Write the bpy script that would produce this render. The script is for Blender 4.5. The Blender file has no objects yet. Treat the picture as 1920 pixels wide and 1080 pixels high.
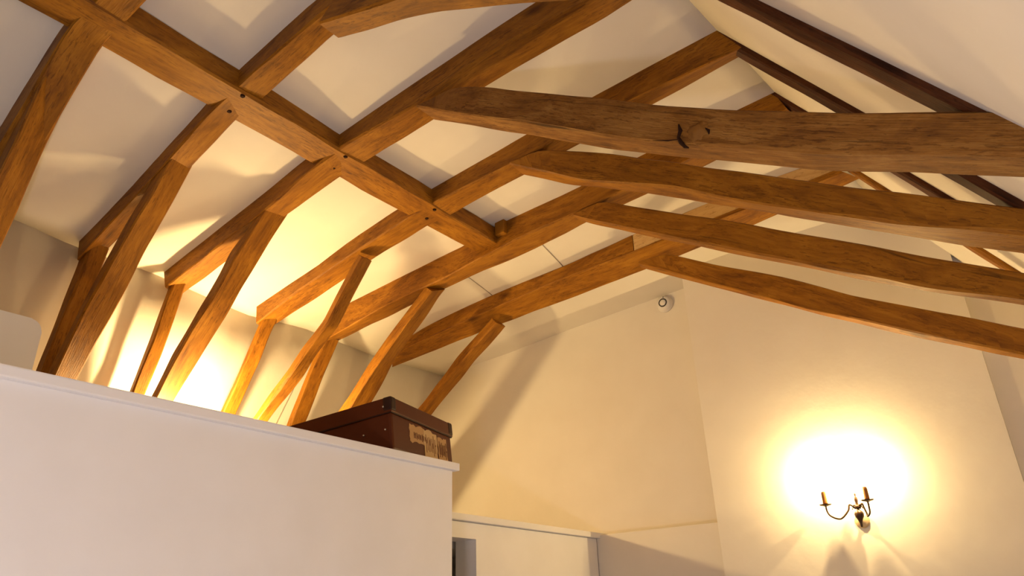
import bpy, bmesh, math, random
from mathutils import Vector, Matrix, noise
random.seed(4)
S = bpy.context.scene
COL = S.collection
CAM_H = 1.5                      # camera height over the floor; geometry below is written relative to the camera

def W(x, y, z):
    return Vector((x, y, z + CAM_H))

# ------------------------------------------------------------------ camera
FPX = 1365.337
cd = bpy.data.cameras.new('camera'); cam = bpy.data.objects.new('camera', cd); COL.objects.link(cam)
cd.sensor_fit = 'HORIZONTAL'; cd.sensor_width = 36.0; cd.lens = 36.0 * FPX / 1920.0
cd.clip_start = 0.02
right = Vector((0.7998, 0.5995, -0.0318)); down = Vector((-0.2762, 0.3199, -0.9065)); fwd = Vector((-0.5329, 0.7340, 0.4210))
up = -down; back = -fwd
M = Matrix.Identity(4)
for i in range(3):
    M[i][0] = right[i]; M[i][1] = up[i]; M[i][2] = back[i]
M.translation = W(0, 0, 0)
cam.matrix_world = M
S.camera = cam

# ------------------------------------------------------------------ world, exposure, room lamps
wd = bpy.data.worlds.new('world'); S.world = wd; wd.use_nodes = True
wd.node_tree.nodes['Background'].inputs[0].default_value = (0.9, 0.85, 0.8, 1)
wd.node_tree.nodes['Background'].inputs[1].default_value = 0.05
vs = S.view_settings
vs.view_transform = 'Standard'; vs.look = 'None'; vs.gamma = 1.0; vs.use_curve_mapping = False
vs.exposure = 1.24

def lamp(name, loc, power, col, radius):
    l = bpy.data.lights.new(name, 'POINT'); l.energy = power; l.color = col; l.shadow_soft_size = radius
    o = bpy.data.objects.new(name, l); COL.objects.link(o); o.location = loc
    return o
WARM = (1.0, 0.70, 0.30)
lamp('loft_lamp', W(-3.10, 1.84, 0.78), 35, WARM, 0.03)
lamp('room_lamp', W(-0.15, -0.15, -0.70), 20.5, (1.0, 0.92, 0.98), 0.06)

# ------------------------------------------------------------------ materials
def mat(name):
    m = bpy.data.materials.new(name); m.use_nodes = True
    nt = m.node_tree; b = nt.nodes['Principled BSDF']
    return m, nt, b

def plaster(name, col, bump=0.15, rough=0.9):
    m, nt, b = mat(name)
    tc = nt.nodes.new('ShaderNodeTexCoord')
    n = nt.nodes.new('ShaderNodeTexNoise'); n.inputs['Scale'].default_value = 5; n.inputs['Detail'].default_value = 5
    nt.links.new(tc.outputs['Object'], n.inputs['Vector'])
    r = nt.nodes.new('ShaderNodeValToRGB')
    r.color_ramp.elements[0].position = 0.3; r.color_ramp.elements[0].color = (col[0]*.955, col[1]*.95, col[2]*.94, 1)
    r.color_ramp.elements[1].position = 0.7; r.color_ramp.elements[1].color = (*col, 1)
    nt.links.new(n.outputs['Fac'], r.inputs['Fac']); nt.links.new(r.outputs['Color'], b.inputs['Base Color'])
    b.inputs['Roughness'].default_value = rough
    n2 = nt.nodes.new('ShaderNodeTexNoise'); n2.inputs['Scale'].default_value = 14; n2.inputs['Detail'].default_value = 3
    nt.links.new(tc.outputs['Object'], n2.inputs['Vector'])
    bp = nt.nodes.new('ShaderNodeBump'); bp.inputs['Strength'].default_value = bump; bp.inputs['Distance'].default_value = 0.01
    nt.links.new(n2.outputs['Fac'], bp.inputs['Height']); nt.links.new(bp.outputs['Normal'], b.inputs['Normal'])
    return m

def wood(name, dark, mid, light, rough=0.55, crack=0.55, bump=0.35, pits=0.62):
    """long-grain oak: UV u runs along the beam in metres, v around it in metres"""
    m, nt, b = mat(name)
    N = nt.nodes.new; Lk = nt.links.new
    uv = N('ShaderNodeUVMap'); oi = N('ShaderNodeObjectInfo')
    add = N('ShaderNodeVectorMath'); add.operation = 'ADD'
    cmb = N('ShaderNodeCombineXYZ')
    mul = N('ShaderNodeMath'); mul.operation = 'MULTIPLY'; mul.inputs[1].default_value = 37.0
    Lk(oi.outputs['Random'], mul.inputs[0]); Lk(mul.outputs[0], cmb.inputs['X']); Lk(mul.outputs[0], cmb.inputs['Z'])
    Lk(uv.outputs['UV'], add.inputs[0]); Lk(cmb.outputs[0], add.inputs[1])
    def stretched(sx, sy, detail, rough_=0.6, dist=0.0):
        mp = N('ShaderNodeMapping'); mp.inputs['Scale'].default_value = (sx, sy, 1)
        Lk(add.outputs[0], mp.inputs['Vector'])
        t = N('ShaderNodeTexNoise'); t.inputs['Scale'].default_value = 1; t.inputs['Detail'].default_value = detail
        t.inputs['Roughness'].default_value = rough_; t.inputs['Distortion'].default_value = dist
        Lk(mp.outputs[0], t.inputs['Vector']); return t
    big = stretched(4.5, 13, 5, 0.65, 0.8)
    grain = stretched(7, 75, 4, 0.65, 0.5)
    fine = stretched(14, 260, 3, 0.6)
    mx = N('ShaderNodeMath'); mx.operation = 'MULTIPLY_ADD'; mx.inputs[1].default_value = 0.36
    Lk(grain.outputs['Fac'], mx.inputs[0])
    sc = N('ShaderNodeMath'); sc.operation = 'MULTIPLY'; sc.inputs[1].default_value = 0.64
    Lk(big.outputs['Fac'], sc.inputs[0]); Lk(sc.outputs[0], mx.inputs[2])
    r = N('ShaderNodeValToRGB'); e = r.color_ramp.elements
    e[0].position = 0.34; e[0].color = (*dark, 1); e[1].position = 0.68; e[1].color = (*light, 1)
    k = e.new(0.5); k.color = (*mid, 1)
    Lk(mx.outputs[0], r.inputs['Fac'])
    # drying cracks: thin dark lines along the grain
    ck = stretched(1.6, 34, 2, 0.5, 1.2)
    cr = N('ShaderNodeValToRGB'); q = cr.color_ramp.elements
    q[0].position = 0.24; q[0].color = (crack, crack, crack, 1); q[1].position = 0.33; q[1].color = (1, 1, 1, 1)
    Lk(ck.outputs['Fac'], cr.inputs['Fac'])
    # knots
    vmp = N('ShaderNodeMapping'); vmp.inputs['Scale'].default_value = (2.2, 6, 1); Lk(add.outputs[0], vmp.inputs['Vector'])
    vo = N('ShaderNodeTexVoronoi'); vo.inputs['Scale'].default_value = 1; Lk(vmp.outputs[0], vo.inputs['Vector'])
    kr = N('ShaderNodeValToRGB'); q = kr.color_ramp.elements
    q[0].position = 0.04; q[0].color = (0.42, 0.36, 0.33, 1); q[1].position = 0.15; q[1].color = (1, 1, 1, 1)
    Lk(vo.outputs['Distance'], kr.inputs['Fac'])
    m1 = N('ShaderNodeMix'); m1.data_type = 'RGBA'; m1.blend_type = 'MULTIPLY'; m1.inputs[0].default_value = 1
    m2 = N('ShaderNodeMix'); m2.data_type = 'RGBA'; m2.blend_type = 'MULTIPLY'; m2.inputs[0].default_value = 1
    Lk(r.outputs['Color'], m1.inputs[6]); Lk(cr.outputs['Color'], m1.inputs[7])
    Lk(m1.outputs[2], m2.inputs[6]); Lk(kr.outputs['Color'], m2.inputs[7])
    # worm holes, nicks and fine dark flecks
    pt = stretched(26, 150, 3, 0.7, 0.3); pk_ = stretched(3.0, 7, 2, 0.5)
    ps = N('ShaderNodeMath'); ps.operation = 'MULTIPLY_ADD'; ps.inputs[1].default_value = 0.30
    Lk(pk_.outputs['Fac'], ps.inputs[0]); Lk(pt.outputs['Fac'], ps.inputs[2])
    pr = N('ShaderNodeValToRGB'); q = pr.color_ramp.elements
    q[0].position = 0.50; q[0].color = (pits, pits*.93, pits*.88, 1); q[1].position = 0.58; q[1].color = (1, 1, 1, 1)
    Lk(ps.outputs[0], pr.inputs['Fac'])
    m3 = N('ShaderNodeMix'); m3.data_type = 'RGBA'; m3.blend_type = 'MULTIPLY'; m3.inputs[0].default_value = 1
    Lk(m2.outputs[2], m3.inputs[6]); Lk(pr.outputs['Color'], m3.inputs[7])
    Lk(m3.outputs[2], b.inputs['Base Color'])
    b.inputs['Roughness'].default_value = rough; b.inputs['Specular IOR Level'].default_value = 0.16
    bp = N('ShaderNodeBump'); bp.inputs['Strength'].default_value = bump; bp.inputs['Distance'].default_value = 0.004
    sm = N('ShaderNodeMath'); sm.operation = 'MULTIPLY'; Lk(fine.outputs['Fac'], sm.inputs[0]); Lk(cr.outputs['Color'], sm.inputs[1])
    Lk(sm.outputs[0], bp.inputs['Height']); Lk(bp.outputs['Normal'], b.inputs['Normal'])
    return m

def flat(name, col, rough=0.5, metal=0.0, spec=0.5):
    m, nt, b = mat(name)
    tc = nt.nodes.new('ShaderNodeTexCoord'); n = nt.nodes.new('ShaderNodeTexNoise'); n.inputs['Scale'].default_value = 30
    nt.links.new(tc.outputs['Object'], n.inputs['Vector'])
    r = nt.nodes.new('ShaderNodeValToRGB'); r.color_ramp.elements[0].color = (*[c*.88 for c in col], 1); r.color_ramp.elements[1].color = (*col, 1)
    nt.links.new(n.outputs['Fac'], r.inputs['Fac']); nt.links.new(r.outputs['Color'], b.inputs['Base Color'])
    b.inputs['Roughness'].default_value = rough; b.inputs['Metallic'].default_value = metal
    b.inputs['Specular IOR Level'].default_value = spec
    return m

MP = plaster('wall_plaster', (0.73, 0.68, 0.60))
MPW = plaster('white_paint', (0.84, 0.82, 0.81), 0.05, 0.7)
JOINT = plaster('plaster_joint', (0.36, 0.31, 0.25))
OAK = wood('oak', (0.135, 0.045, 0.004), (0.255, 0.099, 0.007), (0.37, 0.158, 0.013))
OAKR = wood('weathered_oak', (0.12, 0.045, 0.008), (0.24, 0.102, 0.018), (0.37, 0.185, 0.045), 0.7, 0.35, 0.9, 0.62)
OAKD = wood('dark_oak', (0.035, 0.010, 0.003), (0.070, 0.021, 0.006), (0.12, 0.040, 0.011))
PALE = wood('new_pale_timber', (0.50, 0.30, 0.11), (0.58, 0.37, 0.15), (0.64, 0.43, 0.19), 0.7, 0.9, 0.15)
FLOORM = plaster('pale_bounce_floor', (0.52, 0.50, 0.49), 0.6, 1.0)  # invented covering for the unseen floors, pale to bounce neutral light upward
DARKM = flat('dark_hole', (0.030, 0.012, 0.006), 0.9, 0, 0.1)
LEATHER = flat('brown_leather', (0.085, 0.018, 0.004), 0.45, 0, 0.18)
LEATHERD = flat('dark_leather_edge', (0.026, 0.007, 0.003), 0.55, 0, 0.25)
PAPER = flat('old_paper_sticker', (0.42, 0.24, 0.09), 0.7)
PAPER2 = flat('pale_paper_sticker', (0.50, 0.33, 0.15), 0.7)
INK = flat('faded_ink', (0.17, 0.065, 0.022), 0.8)
BRASS = flat('aged_brass', (0.060, 0.028, 0.010), 0.4, 0.3, 0.35)
STEEL = flat('nickel_rivet', (0.62, 0.58, 0.52), 0.3, 1.0)
CANDLE = flat('candle_tube', (0.30, 0.125, 0.030), 0.6, 0, 0.2)
PLATE = flat('pale_brass_plate', (0.55, 0.40, 0.22), 0.4, 0.2)
PLASTIC = flat('white_plastic', (0.74, 0.70, 0.66), 0.45)
PLASTICD = flat('black_plastic_ring', (0.03, 0.025, 0.02), 0.5)

# ------------------------------------------------------------------ helpers
def tag(o, label=None, cat=None, group=None, kind=None):
    if label: o['label'] = label
    if cat: o['category'] = cat
    if group: o['group'] = group
    if kind: o['kind'] = kind
    return o

def link_mesh(name, me, m, parent=None):
    o = bpy.data.objects.new(name, me); COL.objects.link(o)
    if m is not None: me.materials.append(m)
    if parent is not None:
        o.parent = parent
        o.matrix_parent_inverse = parent.matrix_world.inverted()
    return o

def from_bm(name, bm, m, parent=None, smooth=False):
    bmesh.ops.recalc_face_normals(bm, faces=bm.faces[:])
    me = bpy.data.meshes.new(name); bm.to_mesh(me); bm.free()
    if smooth:
        for p in me.polygons: p.use_smooth = True
    return link_mesh(name, me, m, parent)

def empty(name, loc):
    o = bpy.data.objects.new(name, None); COL.objects.link(o); o.empty_display_size = 0.05
    o.matrix_world = Matrix.Translation(loc)
    return o

def box_bm(bm, x0, x1, y0, y1, z0, z1, mtx=None):
    vs_ = [bm.verts.new((x, y, z)) for x in (x0, x1) for y in (y0, y1) for z in (z0, z1)]
    for f in ((0,1,3,2),(4,6,7,5),(0,4,5,1),(2,3,7,6),(0,2,6,4),(1,5,7,3)):
        bm.faces.new([vs_[i] for i in f])
    if mtx is not None:
        for v in vs_: v.co = mtx @ v.co
    return vs_

def bevel_all(bm, w, seg=2):
    bmesh.ops.bevel(bm, geom=bm.edges[:], offset=w, segments=seg, profile=0.6, affect='EDGES', clamp_overlap=True)

def wbox(name, x0, x1, y0, y1, z0, z1, m, bev=0.0, parent=None, seg=2):
    bm = bmesh.new(); box_bm(bm, x0, x1, y0, y1, z0 + CAM_H, z1 + CAM_H)
    if bev: bevel_all(bm, bev, seg)
    return from_bm(name, bm, m, parent)

def tube_bm(bm, pts, rad, seg=10, cap=True):
    rings = []
    n = len(pts)
    ref = Vector((0.13, 0.97, 0.21)).normalized()
    for i, p in enumerate(pts):
        a = pts[max(i-1, 0)]; b = pts[min(i+1, n-1)]
        t = (b - a).normalized(); u = t.cross(ref)
        if u.length < 1e-3: u = t.orthogonal()
        u.normalize(); v = t.cross(u)
        r = rad[i] if isinstance(rad, (list, tuple)) else rad
        rings.append([bm.verts.new(p + (u*math.cos(2*math.pi*k/seg) + v*math.sin(2*math.pi*k/seg))*r) for k in range(seg)])
    for i in range(n-1):
        for k in range(seg):
            bm.faces.new([rings[i][k], rings[i][(k+1) % seg], rings[i+1][(k+1) % seg], rings[i+1][k]])
    if cap:
        bm.faces.new(rings[0]); bm.faces.new(list(reversed(rings[-1])))

def lathe_bm(bm, prof, origin, axis, seg=24):
    """prof: list of (radius, distance along the axis)"""
    axis = Vector(axis).normalized(); u = axis.orthogonal().normalized(); v = axis.cross(u)
    rings = []
    for r, h in prof:
        if r < 1e-5: rings.append([bm.verts.new(origin + axis*h)])
        else: rings.append([bm.verts.new(origin + axis*h + (u*math.cos(2*math.pi*k/seg) + v*math.sin(2*math.pi*k/seg))*r) for k in range(seg)])
    for a, b in zip(rings, rings[1:]):
        for k in range(seg):
            k2 = (k+1) % seg
            if len(a) == 1 and len(b) == 1: continue
            if len(a) == 1: bm.faces.new([a[0], b[k2], b[k]])
            elif len(b) == 1: bm.faces.new([a[k], a[k2], b[0]])
            else: bm.faces.new([a[k], a[k2], b[k2], b[k]])

def seglen(pts):
    d = [0.0]
    for a, b in zip(pts, pts[1:]): d.append(d[-1] + (b-a).length)
    return d

def timber(name, FL, BL, BU, FU, m, step=0.05, chamfer=0.006, wob=0.0022, parent=None, seed=None):
    """Hewn timber swept through corresponding stations on its four long edges."""
    n = len(FL)
    seed = random.random()*50 if seed is None else seed
    d = seglen([(a+b+c+e)/4 for a, b, c, e in zip(FL, BL, BU, FU)])
    tot = d[-1]; K = max(4, int(tot/step)); st = []
    for j in range(K+1):
        s = tot*j/K; i = 0
        while i < n-2 and d[i+1] < s: i += 1
        t = (s-d[i])/max(1e-6, d[i+1]-d[i]); t = max(0, min(1, t))
        st.append((s, [r[i].lerp(r[i+1], t) for r in (FL, BL, BU, FU)]))
    # soften the kinks between stations
    for _ in range(1):
        new = [st[0]]
        for j in range(1, K):
            new.append((st[j][0], [(st[j-1][1][k] + st[j][1][k]*2 + st[j+1][1][k])/4 for k in range(4)]))
        new.append(st[-1]); st = new
    bm = bmesh.new(); uvl = bm.loops.layers.uv.new('UVMap'); rings = []; vinfo = {}
    for j, (s, c) in enumerate(st):
        cen = (c[0]+c[1]+c[2]+c[3])/4
        c = [p + (p-cen).normalized()*0 + Vector((noise.noise(Vector((s*5+seed, k*7.1, a*3.3)))*wob*1.4 for a in range(3))) for k, p in enumerate(c)]
        ring = []; vv = 0.0; prev = None
        for k in range(4):
            p = c[k]; a = (c[k-1]-p); b = (c[(k+1) % 4]-p)
            ch = chamfer*(1 + 0.9*noise.noise(Vector((s*7+seed, k*3.7, 0.5))))
            for q in (p + a.normalized()*min(ch, a.length*.4), p + b.normalized()*min(ch, b.length*.4)):
                if prev is not None: vv += (q-prev).length
                v = bm.verts.new(q); ring.append(v); vinfo[v] = (s, vv); prev = q
        per = vv + (ring[0].co-prev).length
        rings.append((ring, per))
    for (A, pa), (B, pb) in zip(rings, rings[1:]):
        for k in range(8):
            k2 = (k+1) % 8
            f = bm.faces.new([A[k], A[k2], B[k2], B[k]])
            for l in f.loops:
                s, vv = vinfo[l.vert]
                if k2 == 0 and l.vert in (A[0], B[0]): vv = pa
                l[uvl].uv = (s, vv)
    for R_ in (rings[0][0], list(reversed(rings[-1][0]))):
        f = bm.faces.new(R_)
        o = f.loops[0].vert.co
        for l in f.loops: l[uvl].uv = ((l.vert.co-o).y*0.3, (l.vert.co-o).z)
    o = from_bm(name, bm, m, parent, True)
    o.data.set_sharp_from_angle(angle=math.radians(24))
    return o

def tr(y, pts): return [W(p[0], y, p[1]) for p in pts]
def shift(pts, dx, dz): return [(a+dx, b+dz) for a, b in pts]
def offs(pts, th):
    """offset an XZ polyline to its upper-left side by th"""
    out = []
    for i, p in enumerate(pts):
        a = pts[max(0, i-1)]; b = pts[min(len(pts)-1, i+1)]
        dx, dz = b[0]-a[0], b[1]-a[1]; L = math.hypot(dx, dz)
        nx, nz = dz/L, -dx/L
        if nz < 0: nx, nz = -nx, -nz
        out.append((p[0]+nx*th, p[1]+nz*th))
    return out

def beam(name, y, w, FL, m, FU=None, BL=None, th=None, label=None, cat=None, group=None, **kw):
    if BL is None: BL = FL
    if FU is None: FU = offs(FL, th)
    BU = [(u[0]+(b[0]-f[0]), u[1]+(b[1]-f[1])) for u, b, f in zip(FU, BL, FL)]
    o = timber(name, tr(y, FL), tr(y+w, BL), tr(y+w, BU), tr(y, FU), m, **kw)
    return tag(o, label, cat, group)

# ------------------------------------------------------------------ room shell
# ceiling height profiles across the room (ridge -> left eaves) at several stations along it
CEIL = [
 (-2.60, [(-0.98,1.88),(-1.53,1.845),(-1.9,1.79),(-2.08,1.725),(-2.30,1.60),(-2.50,1.48),(-2.75,1.40)]),
 (0.56,  [(-0.70,1.88),(-1.53,1.845),(-1.9,1.79),(-2.07,1.730),(-2.233,1.612),(-2.393,1.49),(-2.75,1.40)]),
 (1.043, [(-0.64,1.88),(-1.53,1.845),(-1.9,1.78),(-2.07,1.725),(-2.40,1.61),(-2.697,1.512),(-2.93,1.445)]),
 (1.493, [(-0.59,1.87),(-1.18,1.828),(-1.89,1.765),(-2.08,1.738),(-2.55,1.648),(-2.85,1.595),(-3.13,1.545)]),
 (2.026, [(-0.54,1.88),(-1.07,1.855),(-1.89,1.780),(-2.10,1.760),(-2.41,1.705),(-2.66,1.640),(-3.22,1.540)]),
 (2.487, [(-0.49,1.88),(-1.07,1.845),(-1.465,1.808),(-1.89,1.793),(-2.10,1.75),(-2.99,1.68),(-3.34,1.635)]),
 (3.08,  [(-0.43,1.885),(-1.11,1.868),(-1.46,1.845),(-2.0,1.80),(-2.46,1.775),(-2.87,1.728),(-3.38,1.63)]),
 (3.40,  [(-0.40,1.88),(-1.11,1.850),(-1.46,1.815),(-2.0,1.775),(-2.46,1.755),(-2.87,1.715),(-3.39,1.645)]),
 (3.79,  [(-0.36,1.878),(-1.11,1.835),(-1.466,1.790),(-2.34,1.737),(-2.78,1.699),(-3.05,1.686),(-3.40,1.665)]),
]
def prof(P, u):
    x0, x1 = P[0][0], P[-1][0]; x = x0+(x1-x0)*u
    for a, b in zip(P, P[1:]):
        if x <= a[0]+1e-9 and x >= b[0]-1e-9:
            t = (x-a[0])/(b[0]-a[0]); return x, a[1]+(b[1]-a[1])*t
    return P[-1]
NU = 28
def grid_mesh(name, rows, m, thick=0.06, smooth=True, up_=True):
    bm = bmesh.new(); g = [[bm.verts.new(p) for p in r] for r in rows]
    for i in range(len(g)-1):
        for j in range(len(g[0])-1):
            bm.faces.new([g[i][j], g[i][j+1], g[i+1][j+1], g[i+1][j]])
    o = from_bm(name, bm, m, smooth=smooth)
    md = o.modifiers.new('thickness', 'SOLIDIFY'); md.thickness = thick; md.offset = 1.0 if up_ else -1.0
    return o
# finer stations along Y, interpolated
def ceil_profile(y):
    for (ya, A), (yb, B) in zip(CEIL, CEIL[1:]):
        if ya <= y <= yb+1e-9:
            t = (y-ya)/(yb-ya); r = []
            for j in range(NU+1):
                a = prof(A, j/NU); b = prof(B, j/NU); r.append((a[0]+(b[0]-a[0])*t, a[1]+(b[1]-a[1])*t))
            return r
ys = [-2.6, -1.0, 0.0] + [0.3+0.1165*i for i in range(30)]
ys = [y for y in ys if y < 3.74] + [3.79, 3.80]
def clampy(y): return min(y, 3.79)
rows = [[W(x, y, z) for x, z in ceil_profile(clampy(y))] for y in ys]
c1 = grid_mesh('ceiling', rows, MP); tag(c1, kind='structure')
# orientation independent: make sure the thickness goes outwards (up)
c1.modifiers[0].offset = 1.0 if c1.data.polygons[200].normal.z > 0 else -1.0
def ridge(y):
    p = ceil_profile(clampy(y))[0]; return p
rows = []
for y in ys:
    x, z = ridge(y)
    rows.append([W(x + t, y, z - 1.475*t) for t in (0, .2, .4, .6, .8, 1.0, 1.2, 1.45)])
c2 = grid_mesh('ceiling', rows, MP); tag(c2, kind='structure')
c2.modifiers[0].offset = 1.0 if c2.data.polygons[20].normal.z > 0 else -1.0
# right wall below the slope
rows = [[W(ridge(y)[0]+1.45, y, ridge(y)[1]-1.475*1.45), W(ridge(y)[0]+1.45, y, -1.5)] for y in ys]
wr = grid_mesh('wall_right', rows, MP, smooth=False); tag(wr, kind='structure')
wr.modifiers[0].offset = 1.0 if wr.data.polygons[3].normal.x > 0 else -1.0
# leaning left wall
rows = []
for y in ys:
    x, z = ceil_profile(clampy(y))[-1]
    rows.append([W(x - 0.4*(z-zz), y, zz) for zz in (z, z-.3, z-.6, .42)] + [W(x-0.4*(z-.42), y, -1.5)])
wl = grid_mesh('wall_left', rows, MP); tag(wl, kind='structure')
wl.modifiers[0].offset = 1.0 if wl.data.polygons[40].normal.x < 0 else -1.0
tag(wbox('floor', -4.2, 1.4, -2.7, 4.0, -1.58, -1.5, FLOORM), kind='structure')
tag(wbox('wall_back', -4.2, 1.4, -2.72, -2.6, -1.5, 2.2, MP), kind='structure')
tag(wbox('wall_gable', -4.2, 1.4, 3.79, 3.95, -1.5, 2.2, MP), kind='structure')
tag(wbox('wall_gable_lower', -2.17, -1.43, 3.70, 3.79, -1.5, 0.445, MP, 0.006), kind='structure')
# chimney breast: its head runs up into the ceiling
def chim_y(x): return 3.665 + (x + 0.78)*0.11
def chimney():
    bm = bmesh.new()
    pts = [(-1.417, -1.5), (-0.135, -1.5), (-0.135, 1.63), (-0.36, 1.97), (-1.417, 1.93)]
    pts = [(-1.417, -1.5), (-0.135, -1.5), (-0.135, 1.60), (-0.36, 1.93), (-1.417, 1.90)]
    A = [bm.verts.new(W(x, chim_y(x), z)) for x, z in pts]; B = [bm.verts.new(W(x, 3.80, z)) for x, z in pts]
    bm.faces.new(A); bm.faces.new(list(reversed(B)))
    for i in range(len(pts)):
        j = (i+1) % len(pts); bm.faces.new([A[i], B[i], B[j], A[j]])
    return tag(from_bm('wall_chimney_breast', bm, MP), kind='structure')
chimney()
# plasterboard joint on the left wall
def wall_x(y, z):
    x, zt = ceil_profile(y)[-1]; return x - 0.4*(zt-z)
def joint(nm, pts, m, r=.0035):
    bm = bmesh.new(); tube_bm(bm, pts, r, 8)
    return tag(from_bm(nm, bm, m, smooth=True), kind='structure')
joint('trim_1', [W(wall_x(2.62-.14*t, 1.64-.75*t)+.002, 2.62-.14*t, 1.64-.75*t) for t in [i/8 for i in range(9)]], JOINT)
def ceil_z(x, y):
    P = ceil_profile(y)
    for a, b in zip(P, P[1:]):
        if b[0] <= x <= a[0]: return b[1]+(a[1]-b[1])*(x-b[0])/(a[0]-b[0])
    return P[-1][1]
for k_, (xa, ya, xb, yb) in enumerate(((-1.80, 2.62, -1.90, 3.10), (-2.28, 2.62, -2.40, 3.10))):
    joint('trim_%d' % (4+k_), [W(xa+(xb-xa)*t, ya+(yb-ya)*t, ceil_z(xa+(xb-xa)*t, ya+(yb-ya)*t)-.0005) for t in [i/10 for i in range(11)]], JOINT, .003)

# front partition (boxes in the loft edge) and its cap
tag(wbox('wall_partition_front', -1.84, -1.72, -2.6, 1.970, -1.5, 0.506, MPW, 0.003), kind='structure')
tag(wbox('trim_2', -1.86, -1.70, -2.6, 1.987, 0.504, 0.531, MPW, 0.004), kind='structure')
# back partition with doorway
def back_partition():
    bm = bmesh.new()
    x0, x1 = -2.29, -2.17
    for (ya, yb, za, zb) in ((2.646, 3.70, -1.5, 0.425), (1.70, 2.646, 0.357, 0.425), (1.40, 1.70, -1.5, 0.425)):
        box_bm(bm, x0, x1, ya, yb, za+CAM_H, zb+CAM_H)
    return tag(from_bm('wall_partition_back', bm, MPW), kind='structure')
back_partition()
tag(wbox('trim_3', -2.31, -2.145, 1.99, 3.788, 0.427, 0.456, MPW, 0.004), kind='structure')
# loft floor over the partitioned space and the wall inside the doorway
tag(wbox('floor_loft', -3.75, -2.31, -2.6, 3.79, 0.33, 0.425, FLOORM), kind='structure')
tag(wbox('floor_loft_edge', -2.31, -1.84, -2.6, 1.965, 0.36, 0.45, FLOORM), kind='structure')
tag(wbox('wall_inner', -2.75, -2.65, -2.6, 3.79, -1.5, 0.33, MP), kind='structure')

# ------------------------------------------------------------------ roof timbers
RG = 'oak rafters under the left roof slope'
beam('rafter', .56, .10, [(-.62,1.74),(-1.45,1.72),(-1.884,1.70),(-2.033,1.689),(-2.20,1.53),(-2.45,1.30),(-2.75,1.10)], OAK,
     FU=[(-.62,1.89),(-1.5,1.86),(-1.9,1.80),(-2.071,1.735),(-2.24,1.615),(-2.50,1.46),(-2.80,1.30)],
     label='oak rafter at the far left edge of the photo, nearest the camera', cat='rafter', group=RG)
beam('rafter', 1.043, .10, [(-.6,1.80),(-1.467,1.765),(-1.884,1.702),(-2.037,1.684),(-2.293,1.570),(-2.512,1.490),(-2.69,1.435),(-2.873,1.364)], OAK,
     BL=[(-.6,1.81),(-1.494,1.79),(-1.905,1.708),(-2.036,1.696),(-2.336,1.590),(-2.60,1.520),(-2.80,1.47),(-2.969,1.426)],
     FU=[(-.62,1.89),(-1.528,1.86),(-1.9,1.795),(-2.069,1.74),(-2.33,1.645),(-2.60,1.555),(-2.75,1.51),(-2.90,1.465)],
     label='oak rafter second from the left, its lower end above the low brace', cat='rafter', group=RG)
beam('rafter', 1.493, .13, [(-.6,1.745),(-1.185,1.742),(-1.471,1.70),(-1.884,1.70),(-2.010,1.679),(-2.345,1.590),(-2.572,1.549),(-3.045,1.455)], OAK,
     BL=[(-.6,1.775),(-1.271,1.748),(-1.522,1.722),(-1.887,1.70),(-2.04,1.695),(-2.402,1.630),(-2.65,1.58),(-3.152,1.486)],
     FU=[(-.60,1.88),(-1.185,1.84),(-1.47,1.815),(-1.89,1.78),(-2.076,1.752),(-2.35,1.70),(-2.6,1.655),(-3.09,1.553)],
     label='large central oak rafter crossing the purlin below the ridge, dark above the nearest full collar', cat='rafter', group=RG)
beam('rafter', 2.026, .12, [(-.47,1.76),(-1.0,1.755),(-1.45,1.722),(-1.885,1.70),(-2.031,1.687),(-2.405,1.625),(-2.788,1.550),(-3.113,1.461)], OAK,
     BL=[(-.49,1.83),(-.95,1.785),(-1.45,1.735),(-1.83,1.70),(-2.021,1.69),(-2.414,1.631),(-2.80,1.545),(-3.174,1.486)],
     FU=[(-.555,1.905),(-1.05,1.865),(-1.45,1.835),(-1.89,1.795),(-2.104,1.775),(-2.41,1.725),(-2.80,1.64),(-3.13,1.57)],
     label='oak rafter right of the central one, meeting the dark rafter at the bright ridge', cat='rafter', group=RG)
beam('rafter', 2.487, .13, [(-.46,1.78),(-.9,1.735),(-1.474,1.688),(-1.794,1.673),(-2.063,1.635),(-2.283,1.61),(-2.652,1.580),(-3.153,1.50)], OAK,
     BL=[(-.45,1.81),(-.9,1.75),(-1.473,1.703),(-1.774,1.66),(-2.058,1.65),(-2.337,1.631),(-2.641,1.597),(-3.22,1.545)],
     FU=[(-.50,1.895),(-1.0,1.86),(-1.465,1.822),(-1.874,1.808),(-2.10,1.765),(-2.4,1.74),(-2.65,1.72),(-3.1,1.68)],
     label='oak rafter where the purlin ends against it', cat='rafter', group=RG)
bk = wbox('wedge_block', -1.882, -1.825, 2.462, 2.492, 1.722, 1.798, OAK, .006)
tag(bk, 'small dark wedge block where the purlin meets the rafter', 'wedge')
R6 = beam('rafter', 3.08, .13, [(-.40,1.772),(-.851,1.757),(-1.40,1.737),(-1.80,1.722),(-2.002,1.715),(-2.534,1.664),(-2.822,1.632),(-3.20,1.597)], OAK,
     BL=[(-.36,1.790),(-.885,1.730),(-1.46,1.682),(-1.87,1.660),(-2.083,1.648),(-2.48,1.630),(-2.70,1.612),(-3.33,1.569)],
     FU=[(-.43,1.80),(-1.019,1.770),(-1.40,1.745),(-1.80,1.732),(-2.002,1.725),(-2.534,1.673),(-2.822,1.642),(-3.20,1.604)],
     label='last oak rafter beside the gable wall with a pale packing board on top', cat='rafter', group=RG, chamfer=.003)
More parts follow.
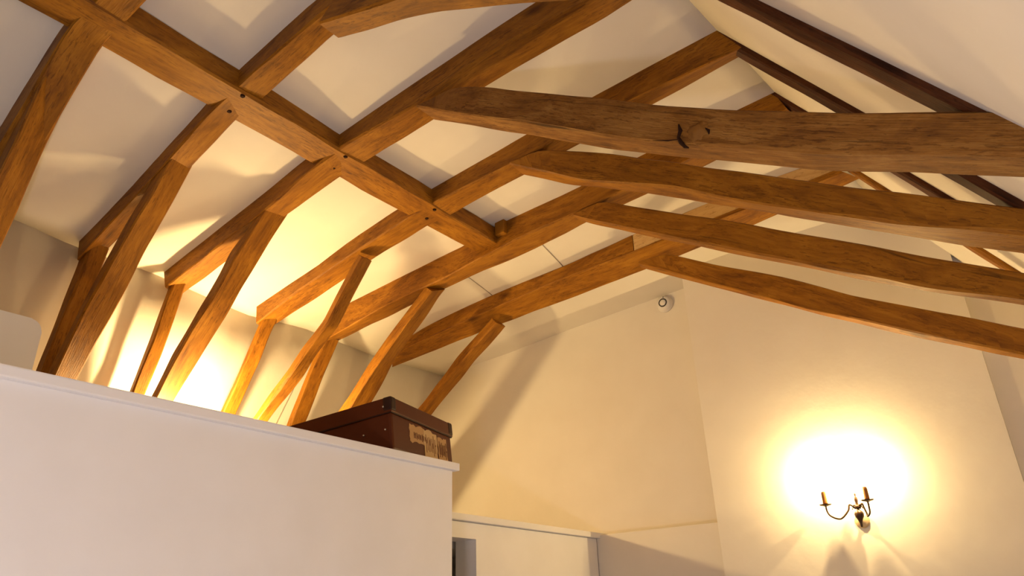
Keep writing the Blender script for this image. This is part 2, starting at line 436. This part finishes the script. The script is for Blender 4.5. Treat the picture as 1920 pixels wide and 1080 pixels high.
pk = beam('packing_strip', 3.095, .07, [(-1.459,1.735),(-1.80,1.722),(-2.002,1.715),(-2.534,1.663),(-2.822,1.634),(-3.20,1.596)], OAK,
     FU=[(-1.459,1.845),(-1.80,1.812),(-2.0,1.80),(-2.46,1.776),(-2.87,1.728),(-3.2,1.66)], parent=None)
pk.parent = R6
pk2 = beam('packing_board', 3.095, .07, [(-.43,1.805),(-.9,1.768),(-1.2,1.748),(-1.455,1.735)], PALE,
     FU=[(-.45,1.89),(-.9,1.878),(-1.2,1.862),(-1.455,1.848)], wob=.0006)
pk2['label'] = 'pale new timber packing board'; pk2.parent = R6

# purlin: runs the length of the roof, bottom flush with the rafters
def purlin():
    yy = [-2.58, -0.5, 0.3, 0.66, 1.1, 1.5, 1.9, 2.2, 2.50]
    xs0 = [-2.05, -2.05, -2.048, -2.046, -2.046, -2.043, -2.038, -2.035, -2.03]
    FL = [W(-1.888, y, 1.694) for y in yy]; BL = [W(x, y, 1.694) for x, y in zip(xs0, yy)]
    BU = [W(x, y, 1.765) for x, y in zip(xs0, yy)]; FU = [W(-1.892, y, 1.785) for y in yy]
    o = timber('purlin', FL, BL, BU, FU, OAK, seed=3.3)
    return tag(o, 'long oak purlin crossing the underside of the rafters from top left', 'purlin')
PUR = purlin()
def peg(x, y, z, axis, parent, r=0.0085):
    bm = bmesh.new(); a = Vector(axis)
    lathe_bm(bm, [(0, .004), (r*.8, .004), (r, .001), (r, -.02), (0, -.02)], W(x, y, z), a, 8)
    for v in bm.verts: v.co += Vector((random.uniform(-1, 1), random.uniform(-1, 1), 0))*.0012
    o = from_bm('peg', bm, DARKM); o.parent = parent; o['label'] = 'dark round oak peg'
    return o
for x, y in ((-2.017,.609), (-1.904,1.076), (-2.011,1.096), (-1.999,1.561), (-1.905,1.541), (-1.909,2.06), (-1.986,2.093)):
    peg(x, y, 1.692, (0, 0, -1), PUR)

# braces in front, running from the rafters down to the loft floor
def brace(y, w, FL, th, label, BL=None, m=OAK, drop=True, name='brace', cat='brace', group='oak braces rising behind the partition', FU=None):
    def ex(pts):
        a, b = pts[-3] if len(pts) > 2 else pts[-2], pts[-1]
        sl = (b[0]-a[0])/(a[1]-b[1])                  # how far it leans out per metre of fall
        zf = 0.426; zk = max(0.62, b[1]-(b[0]+3.50)/max(.05, -sl))
        xk = b[0]+sl*(b[1]-zk)
        return pts + [(xk, zk), (xk-.04, zf)]
    if drop:
        FL = ex(FL); BL = ex(BL) if BL else None; FU = ex(FU) if FU else None
    return beam(name, y, w, FL, m, th=th, BL=BL, FU=FU, label=label, cat=cat, group=group, wob=.004, step=.02)
brace(.57, .10, [(-2.13,1.60),(-2.22,1.45),(-2.33,1.22),(-2.45,.95),(-2.55,.72)], .07, 'oak brace at the far left edge of the photo', BL=[(-2.19,1.66),(-2.28,1.49),(-2.39,1.27),(-2.51,.99),(-2.60,.74)])
brace(1.05, .10, [(-2.26,1.60),(-2.390,1.445),(-2.496,1.345),(-2.605,1.225),(-2.72,1.09),(-2.845,.896)], .06,
      'broad oak brace second from the left, lit gold at its foot', BL=[(-2.30,1.61),(-2.447,1.459),(-2.55,1.33),(-2.65,1.20),(-2.76,1.06),(-2.888,.907)])
brace(1.50, .13, [(-2.33,1.60),(-2.44,1.50),(-2.525,1.435),(-2.65,1.281),(-2.765,1.167),(-2.846,1.075),(-2.951,.932)], .05,
      'long oak brace in front of the brightest glow on the wall', BL=[(-2.37,1.645),(-2.46,1.56),(-2.56,1.465),(-2.687,1.325),(-2.827,1.177),(-2.90,1.10),(-3.046,.958)])
brace(2.04, .065, [(-2.345,1.595),(-2.46,1.445),(-2.56,1.315),(-2.70,1.21),(-2.79,1.12),(-2.93,1.02),(-3.03,.94)], .045,
      'thin crooked oak brace ending at a ragged dark head')
brace(2.50, .11, [(-2.33,1.575),(-2.348,1.557),(-2.606,1.343),(-2.733,1.232),(-2.883,1.082)], .065,
      'oak brace rising behind the middle of the suitcase', BL=[(-2.33,1.62),(-2.37,1.59),(-2.57,1.41),(-2.69,1.31),(-2.83,1.13)])
brace(3.09, .09, [(-2.37,1.59),(-2.407,1.562),(-2.613,1.425),(-2.921,1.185)], .05,
      'last oak brace before the gable wall, behind the right end of the suitcase')

PG = 'short posts under the rafter feet'
def post(y, w, FU, th, label, m=OAK):
    FL = [(a+th*.93, b+th*.36) for a, b in FU]
    return brace(y, w, FL, th, label, FU=FU, m=m, name='ashlar_post', cat='post', group=PG)
post(1.055, .07, [(-2.885,1.40),(-2.95,1.18),(-3.036,.951)], .08, 'dark post under the foot of the second rafter from the left', m=OAK)
post(1.51, .06, [(-3.055,1.48),(-3.137,1.235),(-3.234,1.017)], .055, 'post under the foot of the central rafter, left of the bright glow')
post(2.04, .07, [(-3.10,1.475),(-3.235,1.235),(-3.345,1.052)], .045, 'slim tapering post right of the bright glow')
post(2.50, .09, [(-3.19,1.51),(-3.32,1.29),(-3.40,1.12)], .06, 'dark post left of the long vertical wall joint, crossed by the thin brace')

# collars: inclined ties from the left rafters down to the right slope
CG = 'collar beams crossing to the right roof slope'
beam('collar_beam', 1.043, .09, [(-1.47,1.73),(-1.10,1.60),(-.79,1.43),(-.46,1.25),(0,.98),(.25,.82)], OAK,
     FU=[(-1.36,1.82),(-1.02,1.735),(-.72,1.57),(-.39,1.39),(.06,1.10),(.30,.94)],
     label='collar beam at the top edge of the photo, highest of the five', cat='collar beam', group=CG)
C1 = beam('collar_beam', 1.485, .09, [(-1.475,1.684),(-1.33,1.590),(-1.189,1.500),(-.935,1.339),(-.628,1.138),(-.471,1.051),(-.231,.925),(.011,.809),(.25,.69)], OAKR,
     FU=[(-1.465,1.690),(-1.304,1.684),(-1.14,1.590),(-.87,1.420),(-.56,1.224),(-.417,1.135),(-.19,1.016),(.05,.895),(.28,.78)],
     BL=[(-1.462,1.672),(-1.32,1.58),(-1.176,1.49),(-.925,1.325),(-.61,1.13),(-.45,1.038),(-.231,.919),(.011,.805),(.25,.69)],
     label='thick weathered collar beam with a cracked knot, nearest full-length one', cat='collar beam', group=CG, wob=.003, chamfer=.005)
beam('collar_beam', 2.018, .09, [(-1.458,1.717),(-1.28,1.60),(-1.096,1.481),(-.767,1.318),(-.515,1.153),(-.203,.976),(.088,.831),(.25,.75)], OAK,
     FU=[(-1.452,1.724),(-1.313,1.726),(-1.085,1.610),(-.79,1.437),(-.55,1.288),(-.21,1.085),(.098,.907),(.27,.81)],
     BL=[(-1.448,1.703),(-1.29,1.60),(-1.11,1.503),(-.76,1.305),(-.50,1.152),(-.17,.955),(.077,.814),(.25,.73)],
     label='second full collar beam down, just below the knotted one', cat='collar beam', group=CG, wob=.003)
beam('collar_beam', 2.479, .06, [(-1.449,1.680),(-1.382,1.631),(-1.20,1.522),(-1.031,1.424),(-.76,1.265),(-.492,1.114),(-.176,.931),(.053,.822),(.39,.632)], OAK,
     FU=[(-1.445,1.690),(-1.307,1.701),(-1.152,1.612),(-.97,1.511),(-.70,1.360),(-.44,1.206),(-.13,1.022),(.10,.887),(.41,.712)],
     label='third full collar beam, between its broader and its bowed neighbour', cat='collar beam', group=CG, wob=.003)
beam('collar_beam', 3.07, .05, [(-1.425,1.655),(-1.20,1.514),(-.921,1.345),(-.651,1.174),(-.45,1.07),(-.264,.965),(.010,.817),(.47,.555)], OAK,
     FU=[(-1.43,1.668),(-1.278,1.667),(-.983,1.493),(-.714,1.348),(-.52,1.22),(-.34,1.118),(.036,.915),(.49,.655)],
     BL=[(-1.440,1.650),(-1.209,1.512),(-.938,1.345),(-.64,1.168),(-.44,1.05),(-.27,.955),(.005,.813),(.47,.548)],
     label='lowest bowed collar beam in front of the chimney wall', cat='collar beam', group=CG, wob=.003)

# knot on the weathered collar
def knot():
    bm = bmesh.new()
    c = W(-.490, 1.492, 1.106)
    for i in range(9):
        for j in range(16):
            pass
    bmesh.ops.create_icosphere(bm, subdivisions=3, radius=1)
    for v in bm.verts:
        n = noise.noise(v.co*2.1+Vector((3, 1, 2)))*.35+noise.noise(v.co*5)*.15
        v.co = v.co*(1+n); v.co = Vector((v.co.x*.032, v.co.y*.015, v.co.z*.032)) + c
    o = from_bm('knot', bm, OAKR, smooth=True); o.parent = C1; o['label'] = 'rough bulging knot'
    for nm, pts, r in (('crack', [(-.535,1.146),(-.533,1.125),(-.541,1.108),(-.536,1.090),(-.528,1.074),(-.519,1.066)], .0042),
                       ('crack', [(-.470,1.104),(-.462,1.092),(-.463,1.082)], .0035),
                       ('crack', [(-.61,1.132),(-.57,1.112),(-.542,1.103)], .0014)):
        b2 = bmesh.new()
        P = [W(x, 1.4835, z) for x, z in pts]
        tube_bm(b2, P, [r*.4]+[r*(1+.4*random.random()) for _ in P[2:]]+[r*.4], 7)
        q = from_bm(nm, b2, DARKM); q.parent = C1; q['label'] = 'dark split beside the knot'
knot()
for x, y, z in ((-1.455,1.484,1.744),(-1.426,2.018,1.762),(-1.411,2.479,1.722)):
    pass

# right slope rafters (dark, thin)
DG = 'dark rafters of the right roof slope'
def rrafter(y, w, a0, th, x0, x1, label, m=OAKD):
    n = 9; FU = []; FL = []
    for i in range(n):
        x = x0+(x1-x0)*i/(n-1); z = a0-1.475*x
        FU.append((x+.012, z+.008)); FL.append((x-th*.83, z-th*.56))
    beam('dark_rafter', y, w, FL, m, FU=FU, label=label, cat='rafter', group=DG, wob=.002)
def a_of(y):
    x, z = ridge(y); return z+1.475*x
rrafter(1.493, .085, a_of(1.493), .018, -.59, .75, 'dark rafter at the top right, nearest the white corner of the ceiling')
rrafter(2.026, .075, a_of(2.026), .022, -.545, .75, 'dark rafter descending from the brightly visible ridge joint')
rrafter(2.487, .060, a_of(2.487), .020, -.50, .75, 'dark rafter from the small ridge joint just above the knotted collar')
rrafter(3.08, .050, a_of(3.08), .020, -.43, .75, 'thin dark rafter seen only through the gaps between the collars', m=OAK)

# ------------------------------------------------------------------ suitcase
def suitcase():
    N_ = W(-1.738, 1.672, 0.717)
    a = math.radians(13); tl = math.radians(6.5)
    d1 = Vector((-math.sin(a), math.cos(a), 0))
    d2 = Vector((-math.cos(a)*math.cos(tl), -math.sin(a)*math.cos(tl), -math.sin(tl)))
    d3 = d1.cross(d2).normalized()
    if d3.z < 0: d3 = -d3
    root = empty('suitcase', N_ - d3*.18)
    tag(root, 'old brown leather suitcase with peeling paper labels lying on the white partition', 'suitcase')
    Mx = Matrix.Identity(4)
    for i in range(3):
        Mx[i][0] = d2[i]; Mx[i][1] = d1[i]; Mx[i][2] = d3[i]
    Mx.translation = N_
    Lx, Ly, H, lid = .60, .435, .182, .052
    def part(name, boxes, m, bev=.006, parent=root, label=None, smooth=False):
        bm = bmesh.new()
        for b in boxes: box_bm(bm, *b)
        if bev: bevel_all(bm, bev, 2)
        for v in bm.verts: v.co = Mx @ v.co
        o = from_bm(name, bm, m, parent, smooth)
        if label: o['label'] = label
        return o
    body = part('body', [(.006, Lx-.006, .006, Ly-.006, -H, -lid+.004)], LEATHER, .010)
    lid_o = part('lid', [(0, Lx, 0, Ly, -lid, 0)], LEATHER, .003)
    part('lid_rim', [(.002, Lx-.002, .002, Ly-.002, -lid-.003, -lid+.002)], LEATHERD, .0015, label='dark stitched rim of the lid')
    for (x, y) in ((0, 0), (0, Ly), (Lx, 0), (Lx, Ly)):
        sx = 1 if x == 0 else -1; sy = 1 if y == 0 else -1
        part('corner_cap', [(min(x-sx*.002, x+sx*.032), max(x-sx*.002, x+sx*.032), min(y-sy*.002, y+sy*.032), max(y-sy*.002, y+sy*.032), -lid+.005, .002)], LEATHERD, .007, label='dark leather corner cap on the lid')
    # rivets on the long side (y = 0)
    for (x, z) in ((.030, -.030), (.030, -.108), (.115, -.108), (.20, -.108)):
        bm = bmesh.new()
        lathe_bm(bm, [(0, .0035), (.0022, .003), (.0034, .001), (.0036, -.002), (0, -.002)], Mx @ Vector((x, .0045 if z < -.06 else -.0005, z)), -(Mx.to_3x3() @ Vector((0, 1, 0))), 10)
        o = from_bm('rivet', bm, STEEL, root, True); o['label'] = 'shiny metal rivet'
    # straps of the end: leather handle mount is out of sight; paper labels on the end (x = 0)
    def sticker(pts, m, nm='paper_label', off=.0005, lb=None):
        bm = bmesh.new()
        A = [bm.verts.new(Mx @ Vector((.006-off-.0006, y, z))) for y, z in pts]
        B = [bm.verts.new(Mx @ Vector((.006-off+.0008, y, z))) for y, z in pts]
        bm.faces.new(A); bm.faces.new(list(reversed(B)))
        for i in range(len(A)):
            j = (i+1) % len(A); bm.faces.new([A[i], A[j], B[j], B[i]])
        return from_bm(nm, bm, m, root)
    def rag(y0, y1, z0, z1, n=7, amp=.006):
        P = []
        for i in range(n): P.append((y0+(y1-y0)*i/n, z0+random.uniform(-amp, amp)))
        for i in range(n): P.append((y1+random.uniform(-amp, amp)*.6, z0+(z1-z0)*i/n))
        for i in range(n): P.append((y1+(y0-y1)*i/n, z1+random.uniform(-amp, amp)))
        for i in range(n): P.append((y0+random.uniform(-amp, amp)*.6, z1+(z0-z1)*i/n))
        return P
    L1 = sticker(rag(.120, .225, -.130, -.066), PAPER); L1['label'] = 'torn ochre paper label'
    L2 = sticker(rag(.215, .310, -.172, -.066), PAPER2, off=.0012); L2['label'] = 'torn pale paper label'
    L3 = sticker(rag(.318, .385, -.160, -.076), PAPER, off=.0008); L3['label'] = 'small scuffed paper label'
    # worn remains of lettering: illegible vertical strokes
    for (y0, y1, z0, z1, k, par) in ((.145, .228, -.118, -.088, 9, L1), (.225, .300, -.155, -.078, 7, L2), (.324, .380, -.150, -.088, 7, L3)):
        bm = bmesh.new()
        for i in range(k):
            y = y0+(y1-y0)*(i+.5)/k
            zc = (z0+z1)/2; h = (z1-z0)/2*random.uniform(.55, 1)
            box_bm(bm, .0036, .0052, y-.0016, y+.0016, zc-h, zc+h)
            if i % 2 == 0: box_bm(bm, .0036, .0052, y, y+.006, zc+h*random.uniform(-.6, .6)-.0014, zc+h*random.uniform(-.6, .6)+.0014)
        for v in bm.verts: v.co = Mx @ v.co
        o = from_bm('worn_print', bm, INK, par)
    # brass highlight plate at the corner of the end, and a carrying handle under the lid on the long side
    bm = bmesh.new()
    hp = [Mx @ Vector((.24+.12*t, -.004-.022*math.sin(math.pi*t), -.092)) for t in [i/10 for i in range(11)]]
    tube_bm(bm, hp, .007, 8); h = from_bm('handle', bm, LEATHERD, root, True)
    return root
suitcase()

# white board with a rounded corner standing on the loft at the far left
def board():
    bm = bmesh.new()
    y1, z1, r = .738, .812, .032
    pts = [(-.60, .45), (y1, .45)]
    for i in range(7):
        t = math.pi/2*i/6; pts.append((y1-r+r*math.cos(t), z1-r+r*math.sin(t)))
    pts.append((-.60, z1))
    A = [bm.verts.new(W(-2.15, y, z)) for y, z in pts]; B = [bm.verts.new(W(-2.185, y, z)) for y, z in pts]
    bm.faces.new(A); bm.faces.new(list(reversed(B)))
    for i in range(len(pts)):
        j = (i+1) % len(pts); bm.faces.new([A[i], B[i], B[j], A[j]])
    bmesh.ops.bevel(bm, geom=[e for e in bm.edges if abs(e.verts[0].co.x-e.verts[1].co.x) < 1e-5 and e.verts[0].co.z > 2.0-.03], offset=.004, segments=2, affect='EDGES')
    o = from_bm('headboard', bm, MPW)
    return tag(o, 'white board with a rounded top corner standing behind the partition at far left', 'board')
board()

# ------------------------------------------------------------------ candle wall light on the chimney breast
def sconce():
    WY = 3.665
    cx = -.772
    root = empty('candle_wall_light', W(cx, WY, .38))
    tag(root, 'brass two-armed candle wall light glowing on the chimney wall', 'wall light')
    bm = bmesh.new()
    lathe_bm(bm, [(0, .016), (.008, .016), (.014, .011), (.026, .008), (.031, .005), (.032, 0), (0, 0)], W(cx, WY, .378), (0, -1, 0), 28)
    bp_ = from_bm('back_plate', bm, PLATE, root, True); bp_['label'] = 'pale round back plate'
    bm = bmesh.new()
    # baluster body, vertical, in front of the plate
    yb = WY-.050
    lathe_bm(bm, [(0, -.046), (.004, -.044), (.0055, -.036), (.006, -.028), (.010, -.016), (.0180, -.002), (.0205, .010), (.017, .020), (.008, .027),
                  (.0065, .033), (.011, .037), (.013, .041), (.008, .046), (.0055, .058), (.0075, .068), (.0075, .080), (.003, .086), (.0035, .092), (.0045, .097), (0, .102)],
             W(cx+.004, yb, .392), (0, 0, 1), 20)
    from_bm('baluster', bm, BRASS, root, True)
    bm = bmesh.new()
    tube_bm(bm, [W(cx, WY-.012, .39), W(cx, yb, .40)], .006, 10)
    from_bm('stem', bm, BRASS, root, True)
    for s, ex in ((-1, -.895), (1, -.716)):
        sx = cx+.004
        cy = WY-.075
        P = []
        # S-curved arm: out of the collar, dips, rises to the saucer
        ctrl = [(sx+s*.008, yb, .425), (sx+s*(.030), yb-.006, .445), (sx+s*.040, yb-.010, .420), ((sx+ex)/2+s*.012, cy+.005, .388), (ex-s*.014, cy, .402), (ex-s*.001, cy, .425), (ex, cy, .448)]
        if s > 0:
            ctrl = [(sx+.008, yb, .425), (sx+.022, yb-.006, .445), (sx+.028, yb-.010, .425), (sx+.036, cy+.006, .398), (ex-.013, cy, .387), (ex-.002, cy, .400), (ex, cy, .425), (ex, cy, .448)]
        C = [Vector(c) for c in ctrl]
        for i in range(len(C)-1):
            p0 = C[max(i-1, 0)]; p1 = C[i]; p2 = C[i+1]; p3 = C[min(i+2, len(C)-1)]
            for k in range(6):
                t = k/6
                q = 0.5*((2*p1)+(-p0+p2)*t+(2*p0-5*p1+4*p2-p3)*t*t+(-p0+3*p1-3*p2+p3)*t*t*t)
                P.append(W(*q))
        P.append(W(*C[-1]))
        bm = bmesh.new(); tube_bm(bm, P, .0042, 8)
        arm = from_bm('arm', bm, BRASS, root, True)
        bm = bmesh.new()
        lathe_bm(bm, [(0, -.004), (.006, -.003), (.014, .0), (.023, .002), (.0285, .0065), (.023, .0070), (.012, .003), (.009, .004), (.009, .012), (0, .012)], W(ex, cy, .449), (0, 0, 1), 24)
        from_bm('drip_pan', bm, BRASS, arm, True)
        bm = bmesh.new()
        lathe_bm(bm, [(0, 0), (.0108, 0), (.0112, .004), (.0102, .045), (.0090, .053), (.004, .055), (0, .055)], W(ex, cy, .458), (0, 0, 1), 16)
        cn = from_bm('candle', bm, CANDLE, arm, True)
        cn['label'] = 'amber candle tube'
        bm = bmesh.new()
        lathe_bm(bm, [(0, 0), (.005, .003), (.0085, .014), (.0080, .022), (.0045, .034), (.0015, .043), (0, .046)], W(ex, cy, .509), (0, 0, 1), 14)
        bl = from_bm('flame_bulb', bm, BULB, arm, True)
        bl.visible_shadow = True
        l = lamp('bulb_light', W(ex, cy, .578), 6.2, WARM, 0.006)
    # scroll ornaments at the collar
    for s in (-1, 1):
        bm = bmesh.new()
        P = [W(cx+.004+s*(.006+.020*t), yb-.004, .432+.010*math.sin(t*5)) for t in [i/8 for i in range(9)]]
        tube_bm(bm, P, [.004-.0028*i/8 for i in range(9)], 8)
        from_bm('scroll', bm, BRASS, root, True)
bm_, nt_, b_ = mat('glowing_bulb')
b_.inputs['Emission Color'].default_value = (1, .75, .42, 1); b_.inputs['Emission Strength'].default_value = 12
b_.inputs['Transmission Weight'].default_value = 1.0; b_.inputs['Roughness'].default_value = 0.2
BULB = bm_
sconce()

# ------------------------------------------------------------------ smoke alarm
def alarm():
    c = W(-1.622, 3.79, 1.722)
    root = empty('smoke_alarm', c)
    tag(root, 'round white smoke alarm high on the gable wall', 'smoke alarm')
    bm = bmesh.new()
    lathe_bm(bm, [(0, .034), (.030, .034), (.040, .031), (.046, .022), (.049, .012), (.052, .008), (.052, 0), (0, 0)], c, (0, -1, 0), 36)
    from_bm('housing', bm, PLASTIC, root, True)
    bm = bmesh.new()
    lathe_bm(bm, [(.021, .033), (.021, .0365), (.0265, .0365), (.0265, .033), (.021, .033)], c, (0, -1, 0), 36)
    r = from_bm('sounder_ring', bm, PLASTICD, root); r['label'] = 'dark ring around the test button'
    bm = bmesh.new()
    lathe_bm(bm, [(0, .0385), (.016, .038), (.0195, .036), (.0195, .033), (0, .033)], c, (0, -1, 0), 30)
    from_bm('test_button', bm, PLASTIC, root, True)
    bm = bmesh.new()
    lathe_bm(bm, [(0, .036), (.003, .035), (.0034, .033), (0, .033)], c+Vector((.006, 0, .034)), (0, -1, 0), 10)
    l = from_bm('indicator', bm, PLASTICD, root); l['label'] = 'small dark indicator light'
alarm()
